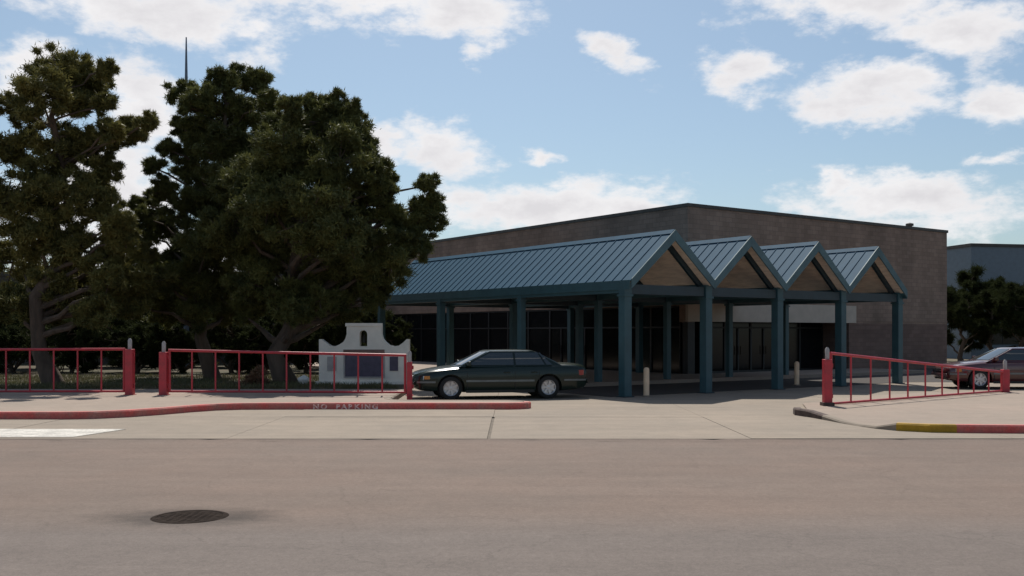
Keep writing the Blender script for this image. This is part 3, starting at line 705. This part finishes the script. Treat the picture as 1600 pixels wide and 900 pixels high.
        MB().add([(x+.16,y,z) for x, y, z in ((.72,s_*.84,.93),(.90,s_*.84,.93),(.88,s_*.84,1.05),(.74,s_*.84,1.05),(.76,s_*1.0,.94),(.88,s_*.98,.94),(.86,s_*.98,1.06),(.77,s_*1.0,1.06))], [(0,3,2,1),(4,5,6,7),(0,1,5,4),(1,2,6,5),(2,3,7,6),(3,0,4,7)]).build('mirror', paint, car, bevel=.02)
        # lamps wrapped round the corners
        def lampf(u, v): 
            x = lerp(2.455, 2.22, u**.8); y = lerp(.42, bs(x)-.003, u**.55); return (lerp(x, x-.02, v), s_*y, lerp(.555, .665, v))
        patch('headlight', lampf, 6, 3, M['lamp'], (.012, s_*.010, 0))
        def indf(u, v):
            x = lerp(2.20, 2.05, u); return (x, s_*(bs(x)-.004), lerp(.575, .665, v))
        patch('indicator', indf, 3, 2, M['amber'], (.002, s_*.008, 0))
        def tl(u, v):
            x = lerp(-2.425, -2.18, u); y = lerp(.50, bs(x), min(1, u*2.2)**.6); return (x-.004, s_*(y-.002), lerp(.66, .80, v))
        patch('tail_light', tl, 6, 2, M['redlamp'], (-.012, s_*.012, 0))
    # grille, plates
    MB().box(2.44, 2.485, -.36, .36, .575, .66).build('grille', M['chrome'], car, bevel=.01)
    for i in range(5): MB().box(2.484, 2.492, -.33, .33, .587+i*.014, .593+i*.014).build('grille_slat', M['blackplastic'], car)
    MB().box(2.455, 2.50, -.72, .72, .40, .50).build('front_bumper', paint, car, bevel=.02)
    MB().box(-2.49, -2.44, -.76, .76, .42, .54).build('rear_bumper', paint, car, bevel=.02)
    MB().box(-2.465, -2.44, -.16, .16, .62, .73).build('number_plate', M['plate'], car)
    MB().box(2.46, 2.466, -.45, .45, .30, .385).build('air_intake', M['blackplastic'], car)
    tyre = MB().lathe([(.20,-.095),(.275,-.10),(.312,-.085),(.322,-.05),(.322,.05),(.312,.085),(.275,.10),(.20,.095)], 32, 'y').mesh('tyre', M['rubber'], 40)
    rm = MB().lathe([(.205,.085),(.21,.098),(.19,.09),(.175,.055)], 28, 'y')
    rm.lathe([(.176,.04),(.0001,.03)], 28, 'y'); rm.lathe([(.06,.03),(.055,.08),(.0001,.085)], 14, 'y')
    for k in range(7):
        a = 2*pi*k/7; c1, s1 = cos(a), sin(a); rm.bar((.03*c1,.068,.03*s1), (.19*c1,.075,.19*s1), .055, .02, (0,1,0))
    rim = rm.mesh('rim', M['rim'], 35)
    for ax in AX:
        for s_ in (-1, 1):
            wh = link('wheel', tyre, car, (ax, s_*.765, .322), (0, 0, 0 if s_ > 0 else pi)); link('rim', rim, wh)
            MB().lathe([(.36,s_*.60),(.36,s_*.62),(.0001,s_*.60)], 16, 'y', (ax, 0, .325)).build('wheel_well', M['blackplastic'], car)
    return car
make_car((-.42, 28.55, .0), pi+radians(12), M['carpaint'], 'dark green sedan parked beside the red kerb in front of the canopy')
make_car((gx(1471,33.2)+2.55, 33.4, .0), pi+radians(-4), M['carred'], 'dark red car parked behind the right gate at the picture edge')

# ------------------------------------------------------------------ vegetation
def blades(centres, radii, counts, L0, L1, Wd, flat=.8, shell=.55, up=.25):
    """needle-like triangles spread through ellipsoid clumps"""
    C_ = np.repeat(np.array(centres, float), counts, axis=0); R = np.repeat(np.array(radii, float), counts)
    n = len(C_); d = RNG.normal(size=(n, 3)); d /= np.linalg.norm(d, axis=1)[:, None]
    rr = R*np.abs(RNG.normal(size=n))*.62
    p = C_ + d*rr[:, None]*np.array([1, 1, flat])
    dr = d*.35 + RNG.normal(size=(n, 3))*.8 + np.array([0, 0, up]); dr /= np.linalg.norm(dr, axis=1)[:, None]
    ln = L0+(L1-L0)*RNG.random(n)
    sdv = np.cross(dr, RNG.normal(size=(n, 3))); sdv /= np.linalg.norm(sdv, axis=1)[:, None]
    w_ = Wd*(.6+.8*RNG.random(n))
    V = np.empty((n, 3, 3)); V[:, 0] = p-sdv*w_[:, None]/2; V[:, 1] = p+sdv*w_[:, None]/2; V[:, 2] = p+dr*ln[:, None]
    return V.reshape(-1, 3)
def tri_mesh(name, V, m):
    n = len(V)//3; me = bpy.data.meshes.new(name); me.vertices.add(len(V)); me.vertices.foreach_set('co', V.astype(np.float32).ravel())
    me.loops.add(len(V)); me.loops.foreach_set('vertex_index', np.arange(len(V), dtype=np.int32))
    me.polygons.add(n); me.polygons.foreach_set('loop_start', np.arange(0, len(V), 3, dtype=np.int32))
    me.materials.append(m); me.update(calc_edges=True); return me
def wob(a, b, n=4, amp=.12):
    a = Vector(a); b = Vector(b); L_ = (b-a).length
    return [a.lerp(b, i/n) + (Vector((random.uniform(-1,1), random.uniform(-1,1), random.uniform(-.5,.5)))*amp*L_/4 if 0 < i < n else Vector((0,0,0))) for i in range(n+1)]
def tree(name, label, base, top, r0, lobes, cat='tree', group=None, needles='needles', dens=1.0, L0=.09, L1=.20, Wd=.034, sub=36, fork=None, extra=None):
    """lobes: list of (x, y, z, r) world positions. Trunk from base to top, limbs to every lobe"""
    t = empty(name, base); tag(t, label, cat, group); B = Vector(base); Tp = Vector(top)
    pts = wob(Vector((0,0,-.2)), Tp-B, 7, .22); rad = [r0*(1-.82*i/7)*(1.35 if i == 0 else 1) for i in range(8)]
    tb = MB().tube(pts, rad, 12); tb.build('trunk', M['bark'], t, smooth=60)
    lm = MB(); cs = []; rs = []; ns = []
    def on_trunk(f):
        f = max(0, min(.999, f))*7; i = int(f); return pts[i].lerp(pts[i+1], f-i), rad[i]*(1-(f-i))+rad[i+1]*(f-i)
    zt = (Tp-B).z
    for (x, y, z, r) in lobes:
        c = Vector((x, y, z))-B
        hz = hypot(c.x, c.y); st = max(.18, min(.95, (c.z-.25*hz-.8*r)/zt)); p, pr = on_trunk(st)
        lm.tube(wob(p, c, 4, .35), [pr*.5, pr*.4, pr*.3, .04, .02], 7)
        for j in range(sub):
            d = Vector((random.gauss(0,1), random.gauss(0,1), random.gauss(.25,1))).normalized()
            q = c + Vector((d.x, d.y, d.z*.85))*r*(random.uniform(.30, 1.0) if j % 5 else random.uniform(.9, 1.08)); sr = r*random.uniform(.13, .30)
            cs.append(q); rs.append(sr); ns.append(int(dens*13500*sr*sr+90))
            if j % 5 == 0: lm.tube([c, c.lerp(q, .5)+Vector((0,0,-.05)), q], [.03, .02, .012], 5)
    lm.build('limb', M['bark'], t)
    V = blades(cs, rs, ns, L0, L1, Wd, flat=.75)
    link('crown', tri_mesh('crown', V, M[needles]), t)
    return t
def lobes_px(lst, Y, dY=1.0):
    out = []
    for it in lst:
        x, y, r = it[:3]; r *= .92 if r > 30 else .85; dy = it[3] if len(it) > 3 else random.uniform(-dY, dY)
        p = at(x, y, Y+dy); out.append((p.x, p.y, p.z, r/FPX*Y))
    return out
Z0 = .13
# big pine, trunk at the middle
Y1 = 34.5
A = [(455,172,24),(438,195,30),(488,166,24,.4),(522,162,26,.2),(550,172,20,-.3),(470,200,32),(505,190,46),(545,205,44),(480,215,50),(530,250,55),(565,240,36),(578,275,36),(440,235,55),(470,290,60),(540,310,60),(594,300,28,-.5),(410,290,52),(590,345,45),(500,360,66),
     (430,350,60),(667,290,25,.2),(678,322,22,.4),(668,350,30,.5),(646,388,34,.3),(640,352,26,.1),(655,325,20,.3),(624,372,32,-.3),(612,340,24,0),(575,430,34,0),(610,415,42),(560,410,50),(590,445,32),(545,450,40),(480,430,55),(420,420,50),(500,470,30),(450,470,34),(390,440,40),(612,278,14),(360,360,48),
     (380,300,45),(460,250,50,2.5),(520,330,60,3),(440,390,60,3),(420,470,38,1),(460,490,28,-1.5),(520,480,34,.5),(585,470,22,.3),(385,490,30,1),(545,490,24,1),(580,390,50,2.5),(480,340,60,-2.6),(540,370,50,-2.4),(420,320,50,-2.2)]
b1 = (gx(450,Y1), Y1, Z0)
tree('pine_tree', 'tall broad pine with thick trunk just left of the white sign', b1, at(490,200,Y1), .34, lobes_px(A, Y1, 1.4), group='pines on the lawn')
# second pine, left of it, reaching higher
Y2 = 37.5
A = [(375,128,32),(345,132,30),(408,130,28),(320,150,22),(282,145,28),(300,170,32),(350,180,46),(400,180,42),(425,160,22),(310,215,36),(285,200,20),(350,240,50),(400,250,45),(300,265,40),(265,235,20),(240,262,20),
     (255,300,28),(235,310,20),(300,320,44),(225,340,24),(212,318,14),(260,350,32),(340,320,55),(350,400,55),(290,390,36),(300,440,44),(240,430,34),(390,360,50),(340,460,40),(225,370,26,0),(250,420,36,0),(275,440,34,-1),(210,470,34,0),(260,490,30,1),(310,490,32,-1),(360,490,30,1),(300,405,34,2),(280,470,40,1),
     (360,220,50,2.5),(340,300,50,2.8),(330,380,50,-2.6),(380,280,50,-2.4)]
b2 = (gx(335,Y2), Y2, Z0)
tree('pine_tree', 'second tallest pine between the big pine and the left edge, with a ragged left side', b2, at(355,150,Y2), .25, lobes_px(A, Y2, 1.2), group='pines on the lawn')
# left edge pine
Y3 = 33.0
A = [(165,110,20),(155,135,26),(165,165,22),(130,120,40),(90,110,46),(120,165,40),(60,150,50),(170,205,24),(200,195,18),(230,190,20),(212,212,18),(180,225,24),(140,230,40),(90,230,50),(170,265,26),(150,295,34),(160,330,36),
     (180,350,28),(110,310,50),(60,300,50),(195,375,26),(170,400,38),(120,390,50),(60,380,50),(190,430,34),(140,450,40),(80,450,45),(20,230,50),(10,320,60),(20,410,55),(30,170,40),(195,345,18),(225,400,28,.8),(235,440,34,1),(195,430,34,0),(170,445,34,-1),(200,470,34,.5),(150,490,36,-1),(90,480,36,1),(30,480,40,0)]
b3 = (gx(88,Y3), Y3, Z0)
tree('pine_tree', 'leftmost pine whose drooping branches reach in from the picture edge', b3, at(95,130,Y3), .28, lobes_px(A, Y3, 1.3), group='pines on the lawn', needles='needles2')
# smaller trees and shrubs behind, which make the dark band under the pines
def shrub(name, label, X, Y, w_, h_, needles='shrubleaf', group=None, n=9, z=Z0, cat='shrub', L=(.08,.18)):
    lb = []
    for i in range(n):
        lb.append((X+random.uniform(-w_,w_)*.6, Y+random.uniform(-w_,w_)*.5, z+h_*random.uniform(.16,.82), min(w_,h_)*random.uniform(.3,.5)))
    return tree(name, label, (X, Y, z), (X+random.uniform(-.2,.2), Y, z+h_*.6), .07+.02*h_, lb, cat=cat, group=group, needles=needles, dens=.75, L0=L[0], L1=L[1], Wd=.042, sub=12)
for (px, Y, w_, h_, lab) in ((60,47,2.6,4.6,'dark round evergreen far left behind the leftmost pine'),(190,49,2.4,4.2,'dark evergreen behind the two gate posts at left'),(300,50,2.6,4.8,'dark evergreen behind the second pine trunk'),
                        (395,48,2.0,4.0,'dark evergreen filling the gap between the two pine trunks'),(500,47,2.0,3.9,'dark evergreen behind the sign, right of the big trunk'),(560,49,1.8,3.8,'dark evergreen behind the bell tower of the sign')):
    shrub('evergreen_tree', lab, gx(px,Y), Y, w_, h_, group='dark evergreens behind the pines', n=12, cat='tree', L=(.15,.3))
HD = ['low dark bush at the far left picture edge under the pine','low dark bush just left of the left gate post','low dark bush seen between the two left gate posts','low dark bush left of the second pine trunk','low dark bush right of the second pine trunk','low dark bush left of the big pine trunk','low dark bush right of the big pine trunk','low dark bush behind the left horn of the sign','low dark bush behind the right horn of the sign']
for (px, w_), lab in zip(((20,2.2),(110,2.0),(215,2.1),(290,1.7),(365,1.8),(415,1.6),(480,1.6),(530,1.3),(615,1.1)), HD):
    shrub('bush', lab, gx(px,42.5), 42.5+random.uniform(-.4,.4), w_, 2.5, group='low bushes behind the pines', n=14, L=(.07,.15))
shrub('dry_shrub', 'small dry reddish brown shrub at the foot of the big pine', gx(400,32.5), 32.5, .38, .62, 'dead', None, 6)
# grass blades on the front of the lawn
def grass():
    n = 52000; x = RNG.uniform(-24, -3.3, n); y = 30.25+RNG.random(n)**1.5*9
    keep = (x < -3.4-(y-30.2)*.28) & (np.sin(x*1.7+y)*np.sin(y*2.1-x*.6)+RNG.normal(size=n)*.6 > -.3)
    x, y = x[keep], y[keep]; n = len(x); p = np.stack([x, y, np.full(n, .15)], 1)
    d = RNG.normal(size=(n, 3))*np.array([.35, .35, .1])+np.array([0, 0, 1]); d *= (.05+.11*RNG.random(n))[:, None]
    a = RNG.random(n)*pi; s = np.stack([np.cos(a), np.sin(a), np.zeros(n)], 1)*.011
    V = np.empty((n, 3, 3)); V[:, 0] = p-s; V[:, 1] = p+s; V[:, 2] = p+d
    tag(link('grass', tri_mesh('grass', V.reshape(-1, 3), M['grass'])), 'short patchy grass growing on the lawn around the sign', 'grass', kind='stuff')
grass()
# white rock beside the trunk
bm = bmesh.new(); bmesh.ops.create_icosphere(bm, subdivisions=3, radius=.2)
for v in bm.verts: v.co *= 1+.13*sin(v.co.x*17+1)*cos(v.co.y*13)+.08*sin(v.co.z*23); v.co.z *= .8
me = bpy.data.meshes.new('rock'); bm.to_mesh(me); bm.free(); me.materials.append(M['rock']); me.shade_smooth()
tag(link('rock', me, None, (gx(474,32.6), 32.6, .30)), 'small white rock on the lawn between the big pine and the sign', 'rock')

# mast behind the pines
ms = empty('antenna_mast', (gx(291,47), 47, .1)); tag(ms, 'thin dark antenna mast rising above the second pine', 'mast')
MB().tube([(0,0,-.2),(0,0,8),(0,0,13.2),(0,0,15.7)], [.14,.11,.085,.03], 8).build('pole', M['mast'], ms)
MB().tube([(0,0,13.1),(0,0,13.3)], .13, 8).build('collar', M['mast'], ms)

# ------------------------------------------------------------------ farther buildings
def low_building(loc, rz, wx, wy, h, mwall, label, nwin, name='school_wing'):
    b = empty(name, loc, rz); tag(b, label, 'building')
    MB().box(0, wx, 0, wy, -.3, h).build('wall', mwall, b)
    MB().box(-.08, wx+.08, -.08, wy+.08, h+.002, h+.22).build('roof_edge', M['coping'], b)
    st_ = wx/nwin
    for i in range(nwin):
        a = i*st_+st_*.2; f = MB().box(a, a+st_*.6, -.05, .02, 1.0, 2.6).build('window', M['mullion'], b)
        for q in range(2): MB().box(a+.05+q*st_*.3, a+st_*.3-.03+q*st_*.3-.0, -.07, -.045, 1.06, 2.54).build('pane', M['glass_dark'], f)
    return b
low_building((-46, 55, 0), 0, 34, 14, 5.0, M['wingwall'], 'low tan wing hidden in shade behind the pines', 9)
low_building((33.2, 72, 0), radians(12), 40, 20, 8.1, M['greybuilding'], 'blue grey building beyond the right end of the brown one', 8, 'far_building')
for (px, Y, w_, h_, lab) in ((1503,66,2.2,5.6,'dark tree just right of the brown wall'),(1550,68,2.6,6.4,'dark tree in the middle beyond the right gate'),(1600,64,2.8,6.0,'dark tree at the right picture edge')):
    shrub('round_tree', lab, gx(px,Y), Y, w_, h_, group='trees beyond the parking lot', n=12, z=0, cat='tree', L=(.2,.4))
